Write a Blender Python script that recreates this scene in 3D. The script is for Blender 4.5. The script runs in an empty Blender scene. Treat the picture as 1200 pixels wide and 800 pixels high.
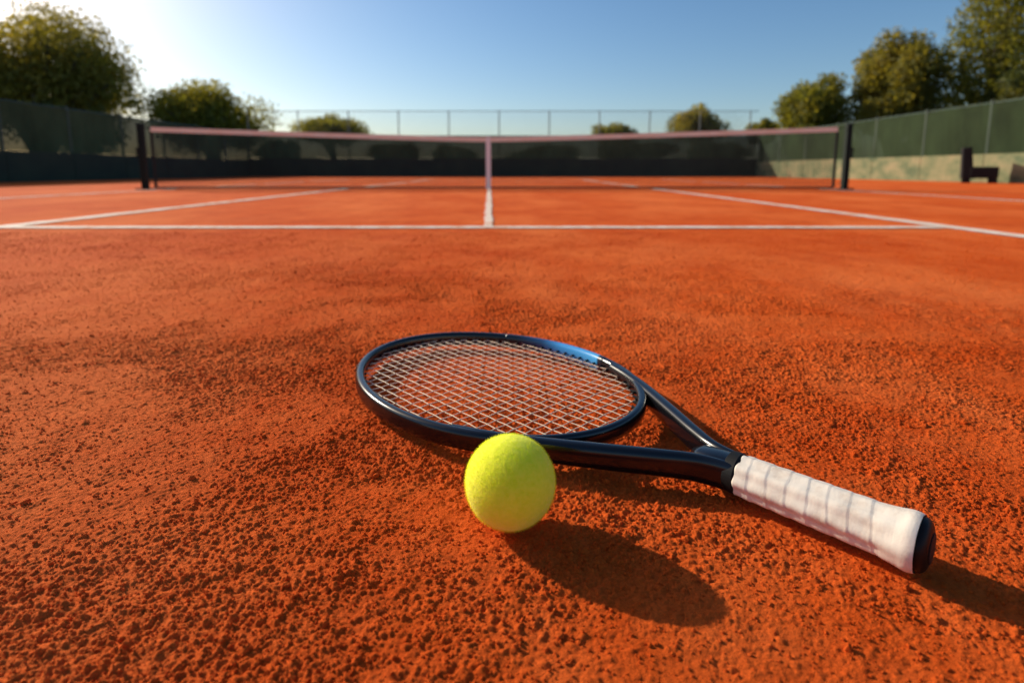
import bpy, bmesh, math, random
import numpy as np
from mathutils import Vector, Matrix
random.seed(7); rng = np.random.default_rng(11)
PI = math.pi
scn = bpy.context.scene
COL = scn.collection
scn.view_settings.view_transform = 'Standard'
scn.view_settings.look = 'None'
scn.view_settings.exposure = 0
scn.view_settings.gamma = 1

# ------------------------------------------------------------------ camera
H = .26; TH = math.radians(8); F = 660.; PPY = 292.8
cam = bpy.data.cameras.new('camera'); camo = bpy.data.objects.new('camera', cam); COL.objects.link(camo)
cam.sensor_width = 36; cam.lens = F/1200*36; cam.shift_y = -(400-PPY)/1200
cam.clip_start = .01; cam.clip_end = 3000
camo.location = (0, 0, H); camo.rotation_euler = (PI/2-TH, 0, 0)
cam.dof.use_dof = True; cam.dof.focus_distance = .45; cam.dof.aperture_fstop = 5.6
scn.camera = camo

def at(x, y, Y):
    u = (x-600)/F; v = (PPY-y)/F
    t = Y/(math.cos(TH)+v*math.sin(TH))
    return Vector((t*u, Y, H+t*(-math.sin(TH)+v*math.cos(TH))))

# ------------------------------------------------------------------ light
S = Vector((-.832*math.cos(math.radians(25)), .555*math.cos(math.radians(25)), math.sin(math.radians(25)))).normalized()
sl = bpy.data.lights.new('sun', 'SUN'); so = bpy.data.objects.new('sun', sl); COL.objects.link(so)
sl.energy = 5; sl.angle = math.radians(.5); sl.color = (1, .91, .74)
so.rotation_euler = S.to_track_quat('Z', 'Y').to_euler(); so.location = (-8, 6, 6)
w = bpy.data.worlds.new('World'); scn.world = w; w.use_nodes = True
nt = w.node_tree; nt.nodes.clear()
o = nt.nodes.new('ShaderNodeOutputWorld'); b = nt.nodes.new('ShaderNodeBackground'); s = nt.nodes.new('ShaderNodeTexSky')
s.sky_type = 'NISHITA'; s.sun_disc = False; s.sun_elevation = math.radians(25); s.sun_rotation = math.radians(-56.3)
s.air_density = 1.0; s.dust_density = 1.0; s.ozone_density = 2.8
hs = nt.nodes.new('ShaderNodeHueSaturation'); hs.inputs['Saturation'].default_value = 1.18; nt.links.new(s.outputs[0], hs.inputs['Color'])
# warm aureole of scattered light round the sun's direction
tcw = nt.nodes.new('ShaderNodeTexCoord'); dp = nt.nodes.new('ShaderNodeVectorMath'); dp.operation = 'DOT_PRODUCT'
nt.links.new(tcw.outputs['Generated'], dp.inputs[0]); dp.inputs[1].default_value = tuple(S)
m0 = nt.nodes.new('ShaderNodeMath'); m0.operation = 'MAXIMUM'; nt.links.new(dp.outputs['Value'], m0.inputs[0]); m0.inputs[1].default_value = 0
m1 = nt.nodes.new('ShaderNodeMath'); m1.operation = 'POWER'; nt.links.new(m0.outputs[0], m1.inputs[0]); m1.inputs[1].default_value = 18
mxw = nt.nodes.new('ShaderNodeMix'); mxw.data_type = 'RGBA'; mxw.blend_type = 'ADD'; mxw.inputs[0].default_value = 1
gl = nt.nodes.new('ShaderNodeMix'); gl.data_type = 'RGBA'; gl.inputs[6].default_value = (0, 0, 0, 1); gl.inputs[7].default_value = (9, 4.4, 0, 1)
nt.links.new(m1.outputs[0], gl.inputs[0]); nt.links.new(hs.outputs[0], mxw.inputs[6]); nt.links.new(gl.outputs[2], mxw.inputs[7])
b.inputs['Strength'].default_value = .128
nt.links.new(mxw.outputs[2], b.inputs[0]); nt.links.new(b.outputs[0], o.inputs[0])

# ------------------------------------------------------------------ materials
def mat(name, col, rough=.6, **kw):
    m = bpy.data.materials.new(name); m.use_nodes = True
    p = m.node_tree.nodes['Principled BSDF']
    p.inputs['Base Color'].default_value = (*col, 1); p.inputs['Roughness'].default_value = rough
    for k, v in kw.items(): p.inputs[k].default_value = v
    return m
def nz(m, scale, detail=4, rough=.6, coord='Object', vec_scale=None):
    t = m.node_tree; n = t.nodes.new('ShaderNodeTexNoise'); c = t.nodes.new('ShaderNodeTexCoord')
    n.inputs['Scale'].default_value = scale; n.inputs['Detail'].default_value = detail; n.inputs['Roughness'].default_value = rough
    if vec_scale:
        mp = t.nodes.new('ShaderNodeMapping'); mp.inputs['Scale'].default_value = vec_scale
        t.links.new(c.outputs[coord], mp.inputs[0]); t.links.new(mp.outputs[0], n.inputs['Vector'])
    else: t.links.new(c.outputs[coord], n.inputs['Vector'])
    return n
def ramp(m, src, stops):
    t = m.node_tree; r = t.nodes.new('ShaderNodeValToRGB')
    while len(r.color_ramp.elements) < len(stops): r.color_ramp.elements.new(.5)
    for e, (p, c) in zip(r.color_ramp.elements, stops):
        e.position = p; e.color = (*c, 1) if len(c) == 3 else c
    t.links.new(src, r.inputs[0]); return r
def mixc(m, fac, a, b_, mode='MIX'):
    t = m.node_tree; n = t.nodes.new('ShaderNodeMix'); n.data_type = 'RGBA'; n.blend_type = mode
    for inp, v in ((n.inputs[0], fac), (n.inputs[6], a), (n.inputs[7], b_)):
        if isinstance(v, bpy.types.NodeSocket): t.links.new(v, inp)
        elif isinstance(v, (int, float)): inp.default_value = v
        else: inp.default_value = (*v, 1)
    return n.outputs[2]
def bump(m, src, dist, strength=1, prev=None):
    t = m.node_tree; n = t.nodes.new('ShaderNodeBump'); n.inputs['Strength'].default_value = strength; n.inputs['Distance'].default_value = dist
    t.links.new(src, n.inputs['Height'])
    if prev: t.links.new(prev, n.inputs['Normal'])
    t.links.new(n.outputs[0], t.nodes['Principled BSDF'].inputs['Normal']); return n.outputs[0]
def base(m, sock): m.node_tree.links.new(sock, m.node_tree.nodes['Principled BSDF'].inputs['Base Color'])
def spec(m, v): m.node_tree.nodes['Principled BSDF'].inputs['Specular IOR Level'].default_value = v

M = {}
m = M['clay'] = mat('clay', (.7, .13, .02), .95); spec(m, .06)
n1 = nz(m, 3.2, 6, .65); n2 = nz(m, 90, 6, .8); n3 = nz(m, 620, 4, .75); n4 = nz(m, 1.1, 7, .68, vec_scale=(1, .55, 1)); n5 = nz(m, 11, 5, .7)
r1 = ramp(m, n1.outputs[0], [(.3, (.72, .084, .008)), (.5, (.85, .122, .014)), (.72, (.94, .168, .026))])
r2 = ramp(m, n2.outputs[0], [(.35, (.60, .50, .45)), (.6, (1, 1, 1))])
c = mixc(m, .5, r1.outputs[0], r2.outputs[0], 'MULTIPLY')
r3 = ramp(m, n3.outputs[0], [(.35, (.50, .40, .36)), (.6, (1, 1, 1))])
c = mixc(m, .5, c, r3.outputs[0], 'MULTIPLY')
r5 = ramp(m, n5.outputs[0], [(.38, (0, 0, 0)), (.68, (.26, .26, .26))]); c = mixc(m, r5.outputs[0], c, (.95, .22, .05))
r4 = ramp(m, n4.outputs[0], [(.46, (0, 0, 0)), (.60, (.5, .5, .5))])
c = mixc(m, r4.outputs[0], c, (.97, .24, .06))
t = m.node_tree; tc = t.nodes.new('ShaderNodeTexCoord'); sx = t.nodes.new('ShaderNodeSeparateXYZ'); t.links.new(tc.outputs['Object'], sx.inputs[0])
def gt(sock, v):
    q = t.nodes.new('ShaderNodeMath'); q.operation = 'GREATER_THAN'; t.links.new(sock, q.inputs[0]); q.inputs[1].default_value = v; return q.outputs[0]
ab = t.nodes.new('ShaderNodeMath'); ab.operation = 'ABSOLUTE'; t.links.new(sx.outputs[0], ab.inputs[0])
mx = t.nodes.new('ShaderNodeMath'); mx.operation = 'MAXIMUM'; t.links.new(gt(ab.outputs[0], 11.3), mx.inputs[0]); t.links.new(gt(sx.outputs[1], 24.7), mx.inputs[1])
c = mixc(m, mx.outputs[0], c, (.07, .08, .03))
base(m, c)
nb = bump(m, n2.outputs[0], .0034, .75); bump(m, n3.outputs[0], .0017, 1., nb)

m = M['line'] = mat('line_paint', (.8, .7, .62), .8)
n1 = nz(m, 7, 8, .8); r = ramp(m, n1.outputs[0], [(.36, (.80, .30, .12)), (.50, (.88, .68, .52)), (.66, (.9, .82, .72))]); base(m, r.outputs[0])
m = M['frame'] = mat('racket_lacquer', (.003, .0032, .005), .22, **{'Coat Weight': .2, 'Coat Roughness': .05})
n1 = nz(m, 900, 2); bump(m, n1.outputs[0], .00003, .25)
m = M['blue'] = mat('blue_lacquer', (.02, .25, .62), .24, **{'Coat Weight': .4})
t = m.node_tree; tc = t.nodes.new('ShaderNodeTexCoord'); sx = t.nodes.new('ShaderNodeSeparateXYZ'); t.links.new(tc.outputs['Object'], sx.inputs[0])
mr = t.nodes.new('ShaderNodeMapRange'); mr.inputs['From Min'].default_value = -.07; mr.inputs['From Max'].default_value = .13; t.links.new(sx.outputs[0], mr.inputs[0])
r = ramp(m, mr.outputs[0], [(.0, (.004, .005, .012)), (.06, (.004, .008, .02)), (.075, (.07, .40, .80)), (.40, (.05, .32, .72)), (.56, (.008, .05, .15)), (.75, (.003, .005, .012))]); base(m, r.outputs[0])
M['rubber'] = mat('black_rubber', (.006, .006, .006), .65); spec(M['rubber'], .25)
M['cap'] = mat('butt_cap_plastic', (.010, .006, .005), .45); spec(M['cap'], .2)
M['bench'] = mat('dark_bench', (.005, .006, .006), .9)
m = M['grip'] = mat('grip_tape', (.78, .74, .70), .75)
n1 = nz(m, 45, 6, .7); r = ramp(m, n1.outputs[0], [(.3, (.62, .49, .38)), (.52, (.82, .72, .60)), (.8, (.88, .79, .67))]); base(m, r.outputs[0])
n2 = nz(m, 1500, 3); nb = bump(m, n2.outputs[0], .0002, .5); n3 = nz(m, 150, 4, .6, vec_scale=(1, .35, .35)); bump(m, n3.outputs[0], .0009, .45, nb)
M['string'] = mat('string', (.90, .70, .48), .45)
def felt(name, tf):
    m = mat(name, (.86, .95, .05), 1, **{'Sheen Weight': .25, 'Sheen Roughness': .6}); spec(m, .05)
    n1 = nz(m, 260, 5, .7); r = ramp(m, n1.outputs[0], [(.30, (.88, .94, .012)), (.6, (1.0, 1.0, .05))]); base(m, r.outputs[0])
    if tf:
        t = m.node_tree; tr = t.nodes.new('ShaderNodeBsdfTranslucent'); t.links.new(r.outputs[0], tr.inputs[0]); mxs = t.nodes.new('ShaderNodeMixShader'); mxs.inputs[0].default_value = tf
        oo = [n for n in t.nodes if n.type == 'OUTPUT_MATERIAL'][0]; t.links.new(t.nodes['Principled BSDF'].outputs[0], mxs.inputs[1]); t.links.new(tr.outputs[0], mxs.inputs[2]); t.links.new(mxs.outputs[0], oo.inputs[0])
    else: bump(m, n1.outputs[0], .0016, .5)
    return m
M['felt'] = felt('ball_felt', .5); M['feltb'] = felt('ball_felt_core', 0)
M['post'] = mat('dark_green_metal', (.006, .015, .010), .6); spec(M['post'], .2)
M['fpost'] = mat('fence_post_metal', (.04, .07, .045), .5)
M['galv'] = mat('fence_wire', (.18, .20, .19), .6)
M['cord'] = mat('net_cord', (.010, .016, .011), .8)
m = M['band'] = mat('net_band', (.78, .72, .68), .8); n1 = nz(m, 5, 4); r = ramp(m, n1.outputs[0], [(.3, (.94, .74, .50)), (.7, (.98, .88, .66))]); base(m, r.outputs[0])
M['strap'] = mat('white_strap', (.98, .94, .82), .8)
def screen_mat(name, col, alpha):
    m = mat(name, col, .8); n1 = nz(m, 1.1, 6, .65, vec_scale=(1, 1, .5)); r = ramp(m, n1.outputs[0], [(.3, tuple(k*.6 for k in col)), (.7, tuple(k*1.5 for k in col))]); base(m, r.outputs[0])
    t = m.node_tree; tr = t.nodes.new('ShaderNodeBsdfTransparent'); mixs = t.nodes.new('ShaderNodeMixShader'); mixs.inputs[0].default_value = alpha
    p = t.nodes['Principled BSDF']; p.inputs['Specular IOR Level'].default_value = .1; out = [n for n in t.nodes if n.type == 'OUTPUT_MATERIAL'][0]
    t.links.new(tr.outputs[0], mixs.inputs[1]); t.links.new(p.outputs[0], mixs.inputs[2]); t.links.new(mixs.outputs[0], out.inputs[0]); return m
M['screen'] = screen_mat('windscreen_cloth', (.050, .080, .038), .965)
M['screen_r'] = screen_mat('windscreen_cloth_right', (.021, .036, .015), .95)  # darker, more muted green cloth for the right fence
m = M['wallr'] = mat('painted_concrete', (.3, .3, .2), .85); n1 = nz(m, 1.5, 7, .75, vec_scale=(1, 1, 1.6)); r = ramp(m, n1.outputs[0], [(.36, (.06, .10, .045)), (.5, (.17, .18, .085)), (.64, (.28, .23, .12))]); base(m, r.outputs[0])
m = M['walld'] = mat('dark_board', (.012, .03, .026), .8); n1 = nz(m, 1.2, 5); r = ramp(m, n1.outputs[0], [(.3, (.012, .024, .013)), (.7, (.030, .045, .022))]); base(m, r.outputs[0])
m = M['bark'] = mat('bark', (.07, .05, .035), .9)
def leaf_mat(name, a, b_, c_, tf=.45, tint=(2.2, 1.8, .6)):
    m = bpy.data.materials.new(name); m.use_nodes = True; t = m.node_tree
    p = t.nodes['Principled BSDF']; p.inputs['Roughness'].default_value = .6; p.inputs['Specular IOR Level'].default_value = .2
    n1 = nz(m, .9, 5, .7); r = ramp(m, n1.outputs[0], [(.3, a), (.5, b_), (.72, c_)]); base(m, r.outputs[0])
    tr = t.nodes.new('ShaderNodeBsdfTranslucent'); g = mixc(m, 1., r.outputs[0], tint, 'MULTIPLY'); t.links.new(g, tr.inputs[0])
    mx = t.nodes.new('ShaderNodeMixShader'); mx.inputs[0].default_value = tf
    out = [n for n in t.nodes if n.type == 'OUTPUT_MATERIAL'][0]
    t.links.new(p.outputs[0], mx.inputs[1]); t.links.new(tr.outputs[0], mx.inputs[2]); t.links.new(mx.outputs[0], out.inputs[0]); return m
M['leaf_a'] = leaf_mat('foliage_sun_haze', (.10, .11, .03), (.18, .175, .045), (.26, .22, .06), .55, (2.2, 1.8, .6))  # golden sun haze put into the leaf colour: warmer and lighter foliage
M['leaf_b'] = leaf_mat('foliage_green', (.07, .09, .02), (.14, .15, .032), (.22, .20, .05), .55, (2.4, 1.95, .6))
M['leaf_c'] = leaf_mat('foliage_dark', (.04, .06, .02), (.085, .10, .03), (.14, .14, .04))

# ------------------------------------------------------------------ mesh helpers
def mesh_np(name, V, Fq, material, parent=None, smooth=False):
    V = np.asarray(V, np.float32); Fq = np.asarray(Fq, np.int32); k = Fq.shape[1]
    me = bpy.data.meshes.new(name); me.vertices.add(len(V)); me.vertices.foreach_set('co', V.ravel())
    me.loops.add(Fq.size); me.loops.foreach_set('vertex_index', Fq.ravel())
    me.polygons.add(len(Fq)); me.polygons.foreach_set('loop_start', np.arange(0, Fq.size, k, dtype=np.int32))
    me.polygons.foreach_set('loop_total', np.full(len(Fq), k, np.int32))
    me.polygons.foreach_set('use_smooth', np.full(len(Fq), smooth, bool))
    me.update(calc_edges=True); me.materials.append(material)
    ob = bpy.data.objects.new(name, me); COL.objects.link(ob)
    if parent: ob.parent = parent
    return ob
class MB:
    def __init__(s): s.v = []; s.f = []
    def add(s, V, Fs):
        k = len(s.v); s.v += [tuple(p) for p in V]; s.f += [tuple(i+k for i in f) for f in Fs]
    def box(s, a, b_):
        x0, y0, z0 = a; x1, y1, z1 = b_
        s.add([(x0,y0,z0),(x1,y0,z0),(x1,y1,z0),(x0,y1,z0),(x0,y0,z1),(x1,y0,z1),(x1,y1,z1),(x0,y1,z1)],
              [(3,2,1,0),(4,5,6,7),(0,1,5,4),(1,2,6,5),(2,3,7,6),(3,0,4,7)])
    def tube(s, pts, rad, n=8, cap=True):
        pts = [Vector(p) for p in pts]; rs = rad if isinstance(rad, (list, tuple)) else [rad]*len(pts)
        V = []; Fs = []
        for i, p in enumerate(pts):
            d = (pts[min(i+1, len(pts)-1)]-pts[max(i-1, 0)]).normalized()
            a = d.cross(Vector((0, 0, 1)));
            if a.length < .1: a = d.cross(Vector((0, 1, 0)))
            a.normalize(); c_ = d.cross(a)
            for k in range(n): V.append(p+(a*math.cos(2*PI*k/n)+c_*math.sin(2*PI*k/n))*rs[i])
        for i in range(len(pts)-1):
            for k in range(n): Fs.append((i*n+k, i*n+(k+1) % n, (i+1)*n+(k+1) % n, (i+1)*n+k))
        if cap: Fs.append(tuple(range(n))[::-1]); Fs.append(tuple(range((len(pts)-1)*n, len(pts)*n)))
        s.add(V, Fs)
    def build(s, name, material, parent=None, smooth=False, bevel=0):
        me = bpy.data.meshes.new(name); me.from_pydata(s.v, [], s.f); me.update(); me.materials.append(material)
        bm = bmesh.new(); bm.from_mesh(me); bmesh.ops.recalc_face_normals(bm, faces=bm.faces)
        if bevel: bmesh.ops.bevel(bm, geom=bm.edges[:], offset=bevel, segments=2, affect='EDGES', profile=.7)
        bm.to_mesh(me); bm.free()
        if smooth: me.polygons.foreach_set('use_smooth', [True]*len(me.polygons))
        ob = bpy.data.objects.new(name, me); COL.objects.link(ob)
        if parent: ob.parent = parent
        return ob
def tag(ob, label, cat, group=None):
    ob['label'] = label; ob['category'] = cat
    if group: ob['group'] = group
    return ob
def thing(name, label, cat, loc=(0,0,0), rz=0, group=None):
    e = bpy.data.objects.new(name, None); COL.objects.link(e); e.location = loc; e.rotation_euler = (0, 0, rz); e.empty_display_size = .05
    return tag(e, label, cat, group)

# ------------------------------------------------------------------ noise
def h2(ix, iy, seed):
    a = (ix.astype(np.int64)*374761393+iy.astype(np.int64)*668265263+seed*1442695041) & 0xffffffff
    a = ((a ^ (a >> 13))*1274126177) & 0xffffffff; a = (a ^ (a >> 16)) & 0xffffffff
    return (a.astype(np.float32))/np.float32(4294967296.)
def vn(x, y, s_, seed):
    x = x/s_; y = y/s_; ix = np.floor(x); iy = np.floor(y); fx = x-ix; fy = y-iy
    fx = fx*fx*(3-2*fx); fy = fy*fy*(3-2*fy)
    a = h2(ix, iy, seed); b_ = h2(ix+1, iy, seed); c_ = h2(ix, iy+1, seed); d = h2(ix+1, iy+1, seed)
    return (a*(1-fx)+b_*fx)*(1-fy)+(c_*(1-fx)+d*fx)*fy
def fbm(x, y, s_, seed, o=3):
    r = 0; a = .5; t_ = 0
    for k in range(o): r = r+a*vn(x+k*3.17*s_, y-k*1.9*s_, s_/2**k, seed+k); t_ += a; a *= .5
    return r/t_
def pebbles(x, y, s_, seed, lo=.25, hi=.62, prob=.7):
    X = x/s_; Y = y/s_; ix = np.floor(X); iy = np.floor(Y); out = np.zeros_like(X)
    for dx in (-1, 0, 1):
        for dy in (-1, 0, 1):
            cx = ix+dx; cy = iy+dy
            px_ = cx+h2(cx, cy, seed); py_ = cy+h2(cx, cy, seed+1); q = h2(cx, cy, seed+2); on = h2(cx, cy, seed+3) < prob
            r = lo+(hi-lo)*q*q; d2 = (X-px_)**2+(Y-py_)**2
            out = np.maximum(out, np.where(on, np.sqrt(np.maximum(r*r-d2, 0)), 0))
    return out*s_
def rough_mask(x, y):
    return np.clip((fbm(x+.3*fbm(x, y, .2, 77, 2), y, .13, 5, 4)-.28)*3.2, .36, 1)
def ground_h(x, y, res):
    k = np.clip((.0065-res)/.004, 0, 1)
    k2 = np.clip((.02-res)/.012, 0, 1)
    far = np.maximum(1/(1+np.maximum(np.hypot(x, y)-1.4, 0)**2*2), .2)
    mk = rough_mask(x, y)
    xw = x+.0022*(vn(x, y, .004, 90)-.5); yw = y+.0022*(vn(x, y, .004, 91)-.5)
    z = (fbm(x, y, .35, 1, 3)-.5)*.005*far
    z = z+(fbm(x, y, .05, 15, 2)-.5)*.003*far*k2
    z = z+(fbm(x, y, .014, 9, 4)-.5)*.0034*(.4+.6*mk)*far*k2
    z = z+(vn(x, y, .0024, 20)-.5)*.0012*k*(.5+.5*mk)
    z = z+pebbles(xw, yw, .0034, 31, .2, .6, .9)*.95*k*mk
    z = z+pebbles(xw, yw, .0060, 41, .12, .48, .6)*.8*k*mk
    z = z+pebbles(xw, yw, .018, 51, .06, .22, .22)*.5*k2*far
    return z-.0015

# ------------------------------------------------------------------ ground
def axis(core0, core1, st, neg_lim, pos_lim, e=2.):
    a = list(np.arange(core0, core1, st)); y = a[-1]; r0 = abs(core1)
    while y < pos_lim: y += st*(max(y, r0)/r0)**e; a.append(y)
    b_ = []; y = core0; d = 0
    while y > neg_lim: y -= st*(1+d/.08)**1.6; d = core0-y; b_.append(y)
    return np.array(b_[::-1]+a)
ys = axis(.20, .66, .0009, -60, 900)
xp = [0.]; x = 0.
while x < 500: x += .0009*max(1, (x/.42))**2; xp.append(x)
xs = np.array([-q for q in xp[:0:-1]]+xp)
ry = np.gradient(ys); rx = np.gradient(xs)
XX, YY = np.meshgrid(xs, ys); RR = np.maximum(*np.meshgrid(rx, ry))
ZZ = ground_h(XX, YY, RR)
nY, nX = XX.shape
idx = np.arange(nY*nX).reshape(nY, nX)
Fq = np.stack([idx[:-1, :-1], idx[:-1, 1:], idx[1:, 1:], idx[1:, :-1]], -1).reshape(-1, 4)
g = mesh_np('ground', np.stack([XX, YY, ZZ], -1).reshape(-1, 3), Fq, M['clay'], smooth=True); g['kind'] = 'structure'

# loose grains of clay
ph = (1+5**.5)/2
ico = np.array([(-1,ph,0),(1,ph,0),(-1,-ph,0),(1,-ph,0),(0,-1,ph),(0,1,ph),(0,-1,-ph),(0,1,-ph),(ph,0,-1),(ph,0,1),(-ph,0,-1),(-ph,0,1)])/math.hypot(1, ph)
icf = np.array([(0,11,5),(0,5,1),(0,1,7),(0,7,10),(0,10,11),(1,5,9),(5,11,4),(11,10,2),(10,7,6),(7,1,8),(3,9,4),(3,4,2),(3,2,6),(3,6,8),(3,8,9),(4,9,5),(2,4,11),(6,2,10),(8,6,7),(9,8,1)])
N = 160000
gy = .12+rng.random(N*4)**1.4*2.3; gx = rng.uniform(-1, 1, N*4)*(.5+gy*.95)
keep = rng.random(N*4) < rough_mask(gx, gy)
gx = gx[keep][:N]; gy = gy[keep][:N]; N = len(gx)
gr = .00045+.0009*rng.random(N)**2.5+.0022*(rng.random(N) > .994)*rng.random(N)
gr = gr*(1+.3*np.clip(gy-.8, 0, 2))
gres = np.maximum(.0009*np.maximum(1, np.abs(gx)/.42)**2, .0009*np.maximum(1, gy/.66)**2)
gz = ground_h(gx, gy, gres)+gr*.3
sc = gr[:, None]*rng.uniform(.7, 1.3, (N, 3)); ang = rng.uniform(0, 2*PI, N)
P = ico[None]*(1+rng.uniform(-.2, .2, (N, 12, 1)))*sc[:, None, :]
ca, sa = np.cos(ang)[:, None], np.sin(ang)[:, None]
PX = P[..., 0]*ca-P[..., 1]*sa+gx[:, None]; PY = P[..., 0]*sa+P[..., 1]*ca+gy[:, None]; PZ = P[..., 2]+gz[:, None]
gf = (icf[None]+12*np.arange(N)[:, None, None]).reshape(-1, 3)
gg = mesh_np('clay_grains', np.stack([PX, PY, PZ], -1).reshape(-1, 3), gf, M['clay'], smooth=False)
gg['kind'] = 'stuff'; tag(gg, 'loose grains of orange clay strewn over the court surface', 'clay')

# ------------------------------------------------------------------ court lines
def line(x0, y0, x1, y1, skew=0.):
    nx = max(2, int((x1-x0)/.03)); ny = max(2, int((y1-y0)/.06)); A = []
    for j in range(ny+1):
        for i in range(nx+1):
            jx = random.uniform(-.008, .008) if i in (0, nx) and ny > nx else 0; jy = random.uniform(-.007, .007) if j in (0, ny) and nx > ny else 0
            A.append((x0+(x1-x0)*i/nx+jx+skew*j/ny, y0+(y1-y0)*j/ny+jy, .0032))
    Fs = [(j*(nx+1)+i, j*(nx+1)+i+1, (j+1)*(nx+1)+i+1, (j+1)*(nx+1)+i) for j in range(ny) for i in range(nx)]
    ob = mesh_np('court_line', A, Fs, M['line']); ob['kind'] = 'structure'; return ob
NY = 7.92; XL, XR = -2.42, 2.08; DL, DR = -4.85, 4.45; XC = -.17
line(XL+.115, 2.54, XR-.115, 2.63)
line(XL, -2, XL+.1, 17); line(XR-.1, -2, XR, 17)
line(DL, -2, DL+.09, 17); line(DR-.09, -2, DR, 17)
line(-.135, 2.645, -.09, NY+5.2, skew=-.41); line(XL+.115, NY+5.22, XR-.115, NY+5.29); line(DL, 17.02, DR, 17.12)

# ------------------------------------------------------------------ net
net = thing('tennis_net', 'dark tennis net with white top band stretched between its two posts', 'tennis net', (XC, NY, 0))
x0 = at(183, 222, NY).x-XC; x1 = at(976, 222, NY).x-XC; xc = at(572.5, 222, NY).x-XC
zl = at(168, 149, NY).z; zc = at(573, 161, NY).z; zr = at(989, 149, NY).z
def top(x):
    q = (x-xc)/(x1-xc) if x > xc else (xc-x)/(xc-x0)
    return zc+((zr if x > xc else zl)-zc)*(q**1.15)
mb = MB(); n = int((x1-x0)/.038)
for i in range(n+1):
    x = x0+(x1-x0)*i/n; mb.box((x-.0026, -.0016, .03), (x+.0026, .0016, top(x)-.02))
for k in range(21):
    q = k/21
    for i in range(40):
        xa = x0+(x1-x0)*i/40; xb = x0+(x1-x0)*(i+1)/40; za = .035+(top(xa)-.03)*q; zb = .035+(top(xb)-.03)*q
        mb.add([(xa,-.002,za-.0026),(xb,-.002,zb-.0026),(xb,-.002,zb+.0026),(xa,-.002,za+.0026)], [(0,1,2,3)])
mb.build('netting', M['cord'], net)
mb = MB()
for sgn in (-1, 1):
    for i in range(40):
        xa = x0+(x1-x0)*i/40; xb = x0+(x1-x0)*(i+1)/40
        mb.add([(xa,sgn*.012,top(xa)-.065),(xb,sgn*.012,top(xb)-.065),(xb,sgn*.009,top(xb)),(xa,sgn*.009,top(xa))], [(0,1,2,3)])
for i in range(40):
    xa = x0+(x1-x0)*i/40; xb = x0+(x1-x0)*(i+1)/40
    mb.add([(xa,-.009,top(xa)),(xb,-.009,top(xb)),(xb,.009,top(xb)),(xa,.009,top(xa))], [(0,1,2,3)])
mb.build('top_band', M['band'], net)
mb = MB(); mb.box((xc-.033, -.023, .01), (xc+.033, -.019, zc+.005)); mb.box((xc-.033, .019, .01), (xc+.033, .023, zc+.005)); mb.box((xc-.033, -.023, zc+.0055), (xc+.033, .023, zc+.009))
mb.build('center_strap', M['strap'], net)
mb = MB(); mb.tube([(x0, 0, .024), (x1, 0, .024)], .015, 8); mb.build('bottom_cord', M['cord'], net)
for xe, xo in ((x0, -.11), (x1, .1)):
    mb = MB(); mb.box((xe-.018, -.006, .03), (xe+.018, .006, top(xe)-.066)); mb.build('side_band', M['cord'], net)
    mb = MB(); mb.tube([(xe, 0, top(xe)-.02), (xe+xo, 0, top(xe)-.012)], .006, 6); mb.build('net_cable', M['cord'], net)
    mb = MB(); mb.tube([(xe, 0, .05), (xe+xo, 0, .1)], .004, 6); mb.build('net_lacing', M['cord'], net)
for px_, nm, zt in ((171, 'dark green net post at the left end of the net', zl), (989, 'dark green net post at the right end of the net', zr)):
    p = thing('net_post', nm, 'net post', (at(px_, 222, NY).x, NY, 0))
    mb = MB(); mb.box((-.037, -.037, 0), (.037, .037, zt+.03)); mb.build('post', M['post'], p, bevel=.008)
    mb = MB(); mb.box((-.043, -.043, zt+.03), (.043, .043, zt+.05)); mb.build('cap', M['post'], p, bevel=.006)
    mb = MB(); mb.box((-.09, -.09, 0), (.09, .09, .018)); mb.build('base_plate', M['post'], p, bevel=.004)
    sg = 1 if px_ > 600 else -1
    mb = MB(); mb.tube([(sg*.037, 0, zt-.3), (sg*.066, 0, zt-.3)], .012, 8); mb.box((sg*.074-.008, -.012, zt-.42), (sg*.074+.008, .012, zt-.28)); mb.build('crank', M['post'], p)

# ------------------------------------------------------------------ fences
BY = 24.4
fb = thing('back_fence', 'tall chain link fence with dark windscreen across the far end of the court', 'fence', (0, BY, 0))
xa, xb = -11.2, 10.45
for i, xx in enumerate(np.arange(xa, xb+.1, 2.13)):
    mb = MB(); mb.tube([(xx, 0, 0), (xx, 0, 2.78)], .024, 8); mb.build('fence_post', M['galv'], fb, smooth=False)
mb = MB(); mb.tube([(xa, 0, 2.75), (xb, 0, 2.75)], .015, 6); mb.build('top_rail', M['galv'], fb)
mb = MB(); mb.tube([(xa, 0, 1.72), (xb, 0, 1.72)], .016, 6); mb.build('middle_rail', M['galv'], fb)
mb = MB(); mb.box((xa, -.075, 0), (xb, -.045, .78)); mb.build('kick_board', M['walld'], fb)
nn = 120; V = []; Fs = []
for i in range(nn+1):
    xx = xa+(xb-xa)*i/nn; dy = -.06+.012*math.sin(i*1.7)
    V += [(xx, dy, .785), (xx, dy+.01*math.sin(i*.9), 1.72+.015*math.sin(i*.8))]
for i in range(nn): Fs.append((2*i, 2*i+2, 2*i+3, 2*i+1))
mb = MB(); mb.add(V, Fs); mb.build('windscreen', M['screen'], fb)
mb = MB(); z0, z1 = 1.73, 2.75
q = xa-1.02
while q < xb:
    for sg in (0, 1):
        a = [q, z0] if not sg else [q, z1]; b_ = [q+1.02, z1] if not sg else [q+1.02, z0]
        dx = .0022
        if a[0] >= xa and b_[0] <= xb: mb.add([(a[0]-dx, .03, a[1]), (a[0]+dx, .03, a[1]), (b_[0]+dx, .03, b_[1]), (b_[0]-dx, .03, b_[1])], [(0, 1, 2, 3)])
    q += .085
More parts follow.
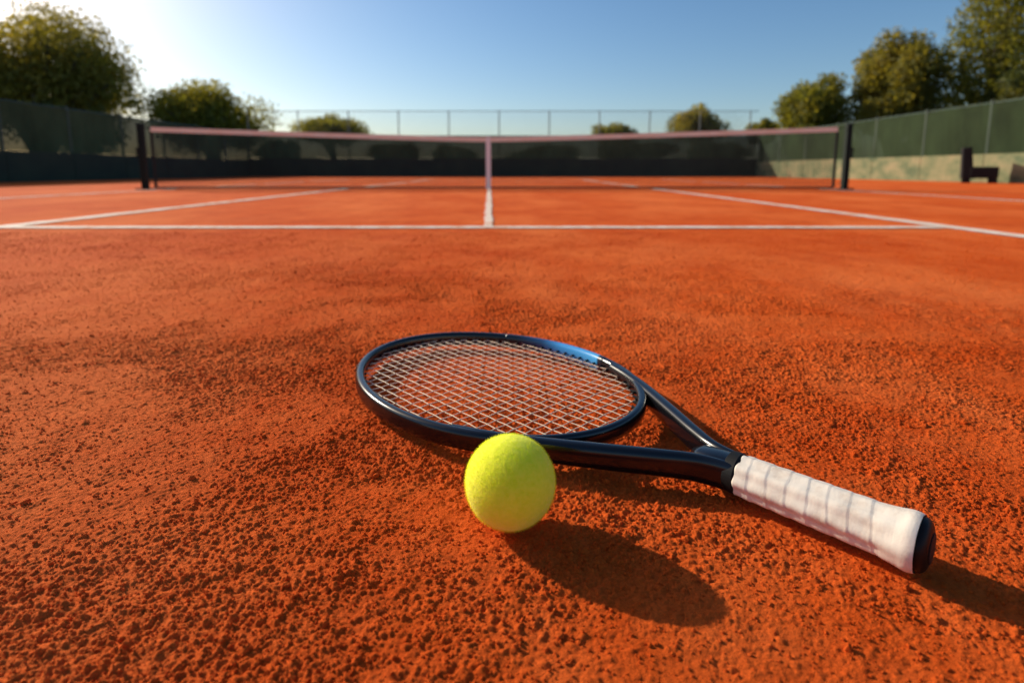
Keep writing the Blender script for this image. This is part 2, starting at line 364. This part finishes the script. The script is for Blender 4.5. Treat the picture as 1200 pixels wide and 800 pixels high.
mb.build('chain_link', M['galv'], fb)

def side_fence(X, lab, wm, sm, hw, top_, inn):
    f = thing('side_fence', lab, 'fence', (X, 0, 0)); ya, yb = -3., BY-.05
    for yy in np.arange(ya, yb, 1.95):
        mb = MB(); mb.tube([(inn*.02, yy, 0), (inn*.02, yy, top_+.06)], .035, 8); mb.build('fence_post', M['fpost'], f)
    mb = MB(); mb.tube([(0, ya, top_), (0, yb, top_)], .022, 6); mb.build('rail', M['fpost'], f)
    mb = MB(); yy = ya
    while yy < yb-.1:
        ye = min(yy+1.95, yb); mb.box((inn*.05-.03, yy+.012, 0), (inn*.05+.03, ye-.012, hw)); yy += 1.95
    mb.box((inn*.04-.03, ya, 0), (inn*.04+.03, yb, hw-.03))
    mb.build('base_wall', wm, f)
    nn = 150; V = []; Fs = []
    for i in range(nn+1):
        yy = ya+(yb-ya)*i/nn; V += [(inn*(.045+.012*math.sin(i*1.3)), yy, hw+.003), (inn*(.045+.008*math.sin(i*.7)), yy, top_-.02+.02*math.sin(i*1.1))]
    for i in range(nn): Fs.append((2*i, 2*i+2, 2*i+3, 2*i+1))
    mb = MB(); mb.add(V, Fs); mb.build('windscreen', sm, f)
    return f
side_fence(-11.25, 'dark green windscreen fence along the shaded left side of the court', M['walld'], M['screen'], .7, 1.80, 1)
side_fence(10.5, 'green windscreen fence above a sunlit pale wall along the right side', M['wallr'], M['screen_r'], .62, 1.72, -1)

# bench beside the right fence
bp = thing('court_bench', 'small dark courtside bench in front of the sunlit right wall', 'bench', (9.9, 12.0, 0), math.radians(-34))
mb = MB(); mb.box((-.20, -.2, .10), (.27, .2, .34)); mb.build('seat', M['bench'], bp, bevel=.03)
mb = MB(); mb.add([(-.33,-.2,.09),(-.12,-.2,.09),(-.12,.2,.09),(-.33,.2,.09),(-.36,-.17,.74),(-.20,-.17,.76),(-.20,.17,.76),(-.36,.17,.74)], [(3,2,1,0),(4,5,6,7),(0,1,5,4),(1,2,6,5),(2,3,7,6),(3,0,4,7)]); mb.build('backrest', M['bench'], bp, bevel=.03)
for yy in (-.16, .16):
    for xx in (-.24, .2):
        mb = MB(); mb.box((xx-.06, yy-.035, 0), (xx+.06, yy+.035, .099 if xx > 0 else .089)); mb.build('leg', M['bench'], bp)

# ------------------------------------------------------------------ trees
def tree(name, label, cat, xl, xr, yt, yb, Y, lm, nl=22, N=16000, kind='round', group=None, leaf=.16):
    T = at((xl+xr)/2, yt, Y); hw = (at(xr, yt, Y).x-at(xl, yt, Y).x)/2; zt = T.z; zb = max(.3, at(600, yb, Y).z)
    t_ = thing(name, label, cat, (T.x, Y, 0), 0, group)
    hz = (zt-zb)/2; zm = zb+hz; L = []
    for i in range(nl):
        if kind == 'cone':
            q = (i+.5)/nl; rr = hw*(1-q)**.8*.72+.12*hw; a = i*2.4
            L.append((rr*math.cos(a)*.8, rr*math.sin(a)*.8, zb+(zt-zb)*q*.97, max(.22*hw, .45*rr+.1*hw), .5))
        else:
            v = np.array([random.gauss(0, 1) for _ in range(3)]); v /= np.linalg.norm(v); v *= random.uniform(.4, 1)
            r = random.uniform(.25, .38)*(1.15-.35*abs(v[2])); rz_ = min(r*hw, hz*.5)
            L.append((v[0]*hw*(1-r), v[1]*hw*.9, zm+v[2]*(hz-rz_*.75), r*hw, rz_/(r*hw)*random.uniform(.8, 1)))
    L = np.array(L); wgt = L[:, 3]**2; wgt /= wgt.sum(); li = rng.choice(len(L), N, p=wgt)
    d = rng.normal(size=(N, 3)); d /= np.linalg.norm(d, axis=1)[:, None]
    lump = 1+.2*np.sin(d[:, 0]*7+li)*np.sin(d[:, 1]*6+li*2)*np.sin(d[:, 2]*8+li*3)
    rad = L[li, 3]*(.35+.68*rng.random(N)**.75+.12*rng.random(N)**6)*lump
    Cn = L[li, :3]+d*rad[:, None]*np.stack([np.ones(N), np.ones(N), L[li, 4]], 1)
    Cn[:, 2] = np.maximum(Cn[:, 2], .15)
    sz = leaf*rng.uniform(.45, 1.2, N)
    nrm = d*.6+rng.normal(size=(N, 3))*.6; nrm /= np.linalg.norm(nrm, axis=1)[:, None]
    a = np.cross(nrm, rng.normal(size=(N, 3))); a /= np.linalg.norm(a, axis=1)[:, None]; b_ = np.cross(nrm, a)
    a *= sz[:, None]; b_ *= sz[:, None]*.5
    V = np.stack([Cn-a, Cn-b_, Cn+a, Cn+b_], 1).reshape(-1, 3)
    mesh_np('crown', V, np.arange(4*N).reshape(-1, 4), lm, t_)
    mb = MB(); tr = max(.06, hw*.08)
    mb.tube([(0, 0, -.1), (tr*.3, 0, zb*.6+.2), (-tr*.4, 0, zm), (0, 0, zt-hz*.5)], [tr*1.4, tr, tr*.6, tr*.2], 9)
    for l in L[::3]: mb.tube([(0, 0, max(.2, zb*.7)), (l[0]*.4, l[1]*.4, (l[2]+zb)/2), (l[0], l[1], l[2])], [tr*.55, tr*.35, tr*.12], 6)
    mb.build('trunk', M['bark'], t_, smooth=True)
    return t_
tree('broadleaf_tree', 'largest tall broad tree at far left rising above the dark left fence', 'tree', -110, 168, -8, 190, 34, M['leaf_a'], 70, 46000, leaf=.14)
tree('broadleaf_tree', 'rounded tree second from the left behind the left fence corner', 'tree', 160, 328, 89, 190, 37, M['leaf_b'], 40, 21000, leaf=.14)
tree('broadleaf_tree', 'low rounded tree behind the left part of the back fence', 'tree', 338, 436, 131, 175, 44, M['leaf_b'], 24, 10000, leaf=.13)
tree('broadleaf_tree', 'smallest round treetop just right of the centre of the back fence', 'tree', 690, 752, 139, 175, 46, M['leaf_b'], 16, 6000, leaf=.13)
tree('broadleaf_tree', 'medium dome shaped tree behind the right part of the back fence', 'tree', 776, 865, 122, 175, 45, M['leaf_a'], 26, 10000, leaf=.13)
tree('broadleaf_tree', 'tiny treetop in the gap between the dome shaped tree and the right fence', 'tree', 870, 920, 137, 175, 44, M['leaf_b'], 14, 5000, leaf=.13)
tree('broadleaf_tree', 'spreading olive green tree just beyond the start of the right fence', 'tree', 902, 1014, 80, 190, 38, M['leaf_b'], 38, 17000, leaf=.14)
tree('broadleaf_tree', 'tall upright tree behind the middle of the right fence', 'tree', 1000, 1116, 20, 190, 36, M['leaf_a'], 58, 28000, leaf=.14)
tree('conifer_tree', 'tall dark conifer at the right edge behind the right fence', 'tree', 1094, 1290, -74, 185, 34, M['leaf_b'], 66, 32000, 'cone', leaf=.14)
tree('broadleaf_tree', 'low dark tree in front of the conifer at the right edge', 'tree', 1150, 1260, 70, 190, 31, M['leaf_c'], 30, 14000, leaf=.14)
for i, (a, b_, y, lab) in enumerate([(20, 150, 118, 'dark bush rising over the left fence below the largest tree'), (296, 360, 160, 'dark bush behind the back fence at its left corner'), (425, 500, 163, 'dark bush behind the back fence left of the net strap'),
        (495, 575, 167, 'low bush behind the back fence close to the net strap'), (590, 700, 165, 'wide bush behind the back fence right of the net strap'), (690, 800, 163, 'dark bush behind the back fence below the dome shaped tree'),
        (795, 890, 160, 'dark bush behind the back fence near the right corner'), (905, 1010, 138, 'dark bush behind the right fence under the spreading tree')]):
    tree('bush', lab, 'bush', a, b_, y, 200, 29 if 0 < i < 7 else 31, M['leaf_c'], 16, 6000, group=None, leaf=.11)

# ------------------------------------------------------------------ tennis racket
CX, CY = -.025, .641
rk = thing('tennis_racket', 'black and blue tennis racket with white grip lying flat on orange clay', 'tennis racket', (CX, CY, 0), math.radians(133.2))
def zz(u): return .0165-.012*u
A_, B_ = .187, .140
def sweep(path, prof, closed, name=None):
    n = len(path); k = len(prof[0]) if isinstance(prof[0][0], (tuple, list)) else len(prof); V = []; Fs = []
    for i, (u, y) in enumerate(path):
        p0 = path[(i-1) % n] if closed or i > 0 else path[i]; p1 = path[(i+1) % n] if closed or i < n-1 else path[i]
        tx, ty = p1[0]-p0[0], p1[1]-p0[1]; l = math.hypot(tx, ty); nx, ny = ty/l, -tx/l
        pr = prof[i] if isinstance(prof[0][0], (tuple, list)) else prof
        for a, h_ in pr: V.append((u+nx*a, y+ny*a, zz(u)+h_))
    for i in range(n if closed else n-1):
        j = (i+1) % n
        for q in range(k): Fs.append((i*k+q, i*k+(q+1) % k, j*k+(q+1) % k, j*k+q))
    if not closed: Fs.append(tuple(range(k))); Fs.append(tuple(range((n-1)*k, n*k)))
    return V, Fs
def sup(a, h_, n=24, e=2.9):
    return [(a*math.copysign(abs(math.cos(t_))**(2/e), math.cos(t_)), h_*math.copysign(abs(math.sin(t_))**(2/e), math.sin(t_))) for t_ in [2*PI*i/n for i in range(n)]]
def hoop(t_): return (A_*math.cos(t_), B_*math.sin(t_)*(1-.03*math.cos(t_)))
mb = MB(); NH = 200
path = [hoop(2*PI*i/NH) for i in range(NH)]
prof = []
for u, y in path:
    q = min(1, max(0, (-u-.12)/.05)); prof.append(sup(.0056-.0008*q, .0098-.0014*q))
mb.add(*sweep(path, prof, True))
def cr(pts, n=10):
    out = []
    P_ = [pts[0]]+pts+[pts[-1]]
    for i in range(1, len(P_)-2):
        for k in range(n):
            t_ = k/n; p0, p1, p2, p3 = P_[i-1:i+3]
            out.append(tuple(.5*((2*p1[c])+(-p0[c]+p2[c])*t_+(2*p0[c]-5*p1[c]+4*p2[c]-p3[c])*t_**2+(-p0[c]+3*p1[c]-3*p2[c]+p3[c])*t_**3) for c in range(len(p1))))
    out.append(tuple(pts[-1])); return out
for sg in (-1, 1):
    pts = cr([(-.085, .1225), (-.12, .1080), (-.16, .086), (-.205, .0575), (-.245, .0315), (-.275, .0145), (-.31, .0075)])
    pr = []
    for i in range(len(pts)):
        q = i/(len(pts)-1); pr.append(sup(.0053+.0018*math.sin(PI*min(1, q*1.1)), .0096+.0026*q))
    mb.add(*sweep([(u, sg*y) for u, y in pts], pr, False))
pts = [(-.262, 0), (-.27, 0), (-.285, 0), (-.30, 0), (-.315, 0)]
mb.add(*sweep(pts, [sup(.006, .008), sup(.0135, .0115), sup(.0145, .0125), sup(.0145, .0135), sup(.0145, .0135)], False))
mb.build('frame', M['frame'], rk, smooth=True)
def arc(t0, t1, n=40): return [hoop(math.radians(t0+(t1-t0)*i/n)) for i in range(n+1)]
mb = MB(); mb.add(*sweep(arc(-111, -58, 80), sup(.00585, .01005), False)); mb.build('blue_band', M['blue'], rk, smooth=True)
mb = MB(); mb.add(*sweep(arc(-44, 46, 60), [(a+.0037 , h_) for a, h_ in sup(.0036, .0062)], False)); mb.build('bumper_guard', M['rubber'], rk, smooth=True)
# strings
mb = MB(); nm, nc = 21, 27; RS = .00048; WV = .0003
ms = [-.122+.244*i/(nm-1) for i in range(nm)]; cs = [-.171+.342*i/(nc-1) for i in range(nc)]
for i, y in enumerate(ms):
    e = A_*math.sqrt(max(0, 1-(y/B_)**2))-.002; pts = []
    for u in [-e]+[q for q in cs if abs(q) < e-.003]+[e]:
        k = min(range(nc), key=lambda j: abs(cs[j]-u)); h_ = WV*(1 if (i+k) % 2 else -1) if abs(u) < e else 0
        pts.append((u, y, zz(u)+h_))
    mb.tube(pts, RS, 6)
for k, u in enumerate(cs):
    e = B_*math.sqrt(max(0, 1-(u/A_)**2))-.002; pts = []
    for y in [-e]+[q for q in ms if abs(q) < e-.003]+[e]:
        i = min(range(nm), key=lambda j: abs(ms[j]-y)); h_ = -WV*(1 if (i+k) % 2 else -1) if abs(y) < e else 0
        pts.append((u, y, zz(u)+h_))
    mb.tube(pts, RS, 6)
mb.build('string_bed', M['string'], rk, smooth=True)
mb = MB()
for y in ms:
    e = A_*math.sqrt(1-(y/B_)**2)
    for s_ in (-1, 1): mb.tube([(s_*(e-.0095), y, zz(s_*e)), (s_*(e-.003), y, zz(s_*e))], .0016, 8)
for u in cs:
    e = B_*math.sqrt(1-(u/A_)**2)
    for s_ in (-1, 1): mb.tube([(u, s_*(e-.0095), zz(u)), (u, s_*(e-.003), zz(u))], .0016, 8)
gm = mb.build('grommet_strip', M['rubber'], rk)
# grip
U0, U1 = -.303, -.4215
n, k = 420, 96; V = []; Fs = []
for i in range(n+1):
    q = i/n; u = U0+(U1-U0)*q
    rb = .0158+.0010*q+.0042*max(0, (q-.78)/.22)**1.5
    if q > .94: rb -= .0022*((q-.94)/.06)**2
    if q < .01: rb -= .001*(1-q/.01)
    for j in range(k):
        th = 2*PI*j/k
        ph_ = (q*8.6+th/(2*PI)+.05*math.sin(q*9+th)+.03*math.sin(3*th+q*20)) % 1
        w_ = min(1, max(0, (.90-q)/.05))
        p2 = ph_/.86 if ph_ < .86 else (1-ph_)/.14
        saw = .00034*p2*w_
        oc = .0007*math.cos(8*th)*(1-.8*max(0, (q-.8)/.2))
        und = .00010*math.sin(q*31+2*th)+.00008*math.sin(q*57-3*th)
        r = rb+saw+oc+und
        V.append((u, r*1.04*math.cos(th), zz(u)+r*.98*math.sin(th)))
for i in range(n):
    for j in range(k): Fs.append((i*k+j, i*k+(j+1) % k, (i+1)*k+(j+1) % k, (i+1)*k+j))
mb = MB(); mb.add(V, Fs); mb.build('grip', M['grip'], rk, smooth=True)
mb = MB(); mb.tube([(-.293, 0, zz(-.293)), (-.2945, 0, zz(-.2945)), (-.3025, 0, zz(-.3025)), (-.305, 0, zz(-.305))], [.0135, .0160, .0165, .0152], 40)
mb.build('grip_collar', M['rubber'], rk, smooth=False)
prf = [(-.405, .0155), (-.4206, .0172), (-.4222, .0178), (-.4242, .0172), (-.4260, .0154), (-.4272, .0128), (-.4276, .0105)]
mb = MB(); mb.tube([(u, 0, zz(-.42)) for u, _ in prf], [r for _, r in prf], 48)
bc = mb.build('butt_cap', M['cap'], rk, smooth=True)
mb = MB(); mb.tube([(-.4268, 0, zz(-.42)), (-.4281, 0, zz(-.42)), (-.4284, 0, zz(-.42))], [.0100, .0100, .0088], 40); mb.build('trap_door', M['rubber'], bc)

# ------------------------------------------------------------------ ball
R = .0335
bl_c = Vector((-.0013, .387, R+.0003))
ball = thing('tennis_ball', 'bright yellow green fuzzy tennis ball on clay in front of the racket', 'tennis ball', (bl_c.x, bl_c.y, 0))
bm = bmesh.new(); bmesh.ops.create_icosphere(bm, subdivisions=6, radius=R-.0006)
V = np.array([tuple(v.co) for v in bm.verts]); Fc = np.array([tuple(v.index for v in f.verts) for f in bm.faces]); bm.free()
V[:, 2] += bl_c.z
mesh_np('core', V, Fc, M['feltb'], ball, smooth=True)
N = 42000; d = rng.normal(size=(N, 3)); d /= np.linalg.norm(d, axis=1)[:, None]
tg = rng.normal(size=(N, 3)); tg -= d*(tg*d).sum(1)[:, None]; tg /= np.linalg.norm(tg, axis=1)[:, None]
sd = np.cross(d, tg); ln = (.0008+.0021*rng.random(N)**2)[:, None]
p0 = d*(R-.0007); tip = p0+d*ln*.75+tg*ln*.8
hv = np.stack([p0-sd*.00006, p0+sd*.00006, tip], 1).reshape(-1, 3); hv[:, 2] += bl_c.z
mesh_np('felt_fuzz', hv, np.arange(3*N).reshape(-1, 3), M['felt'], ball)
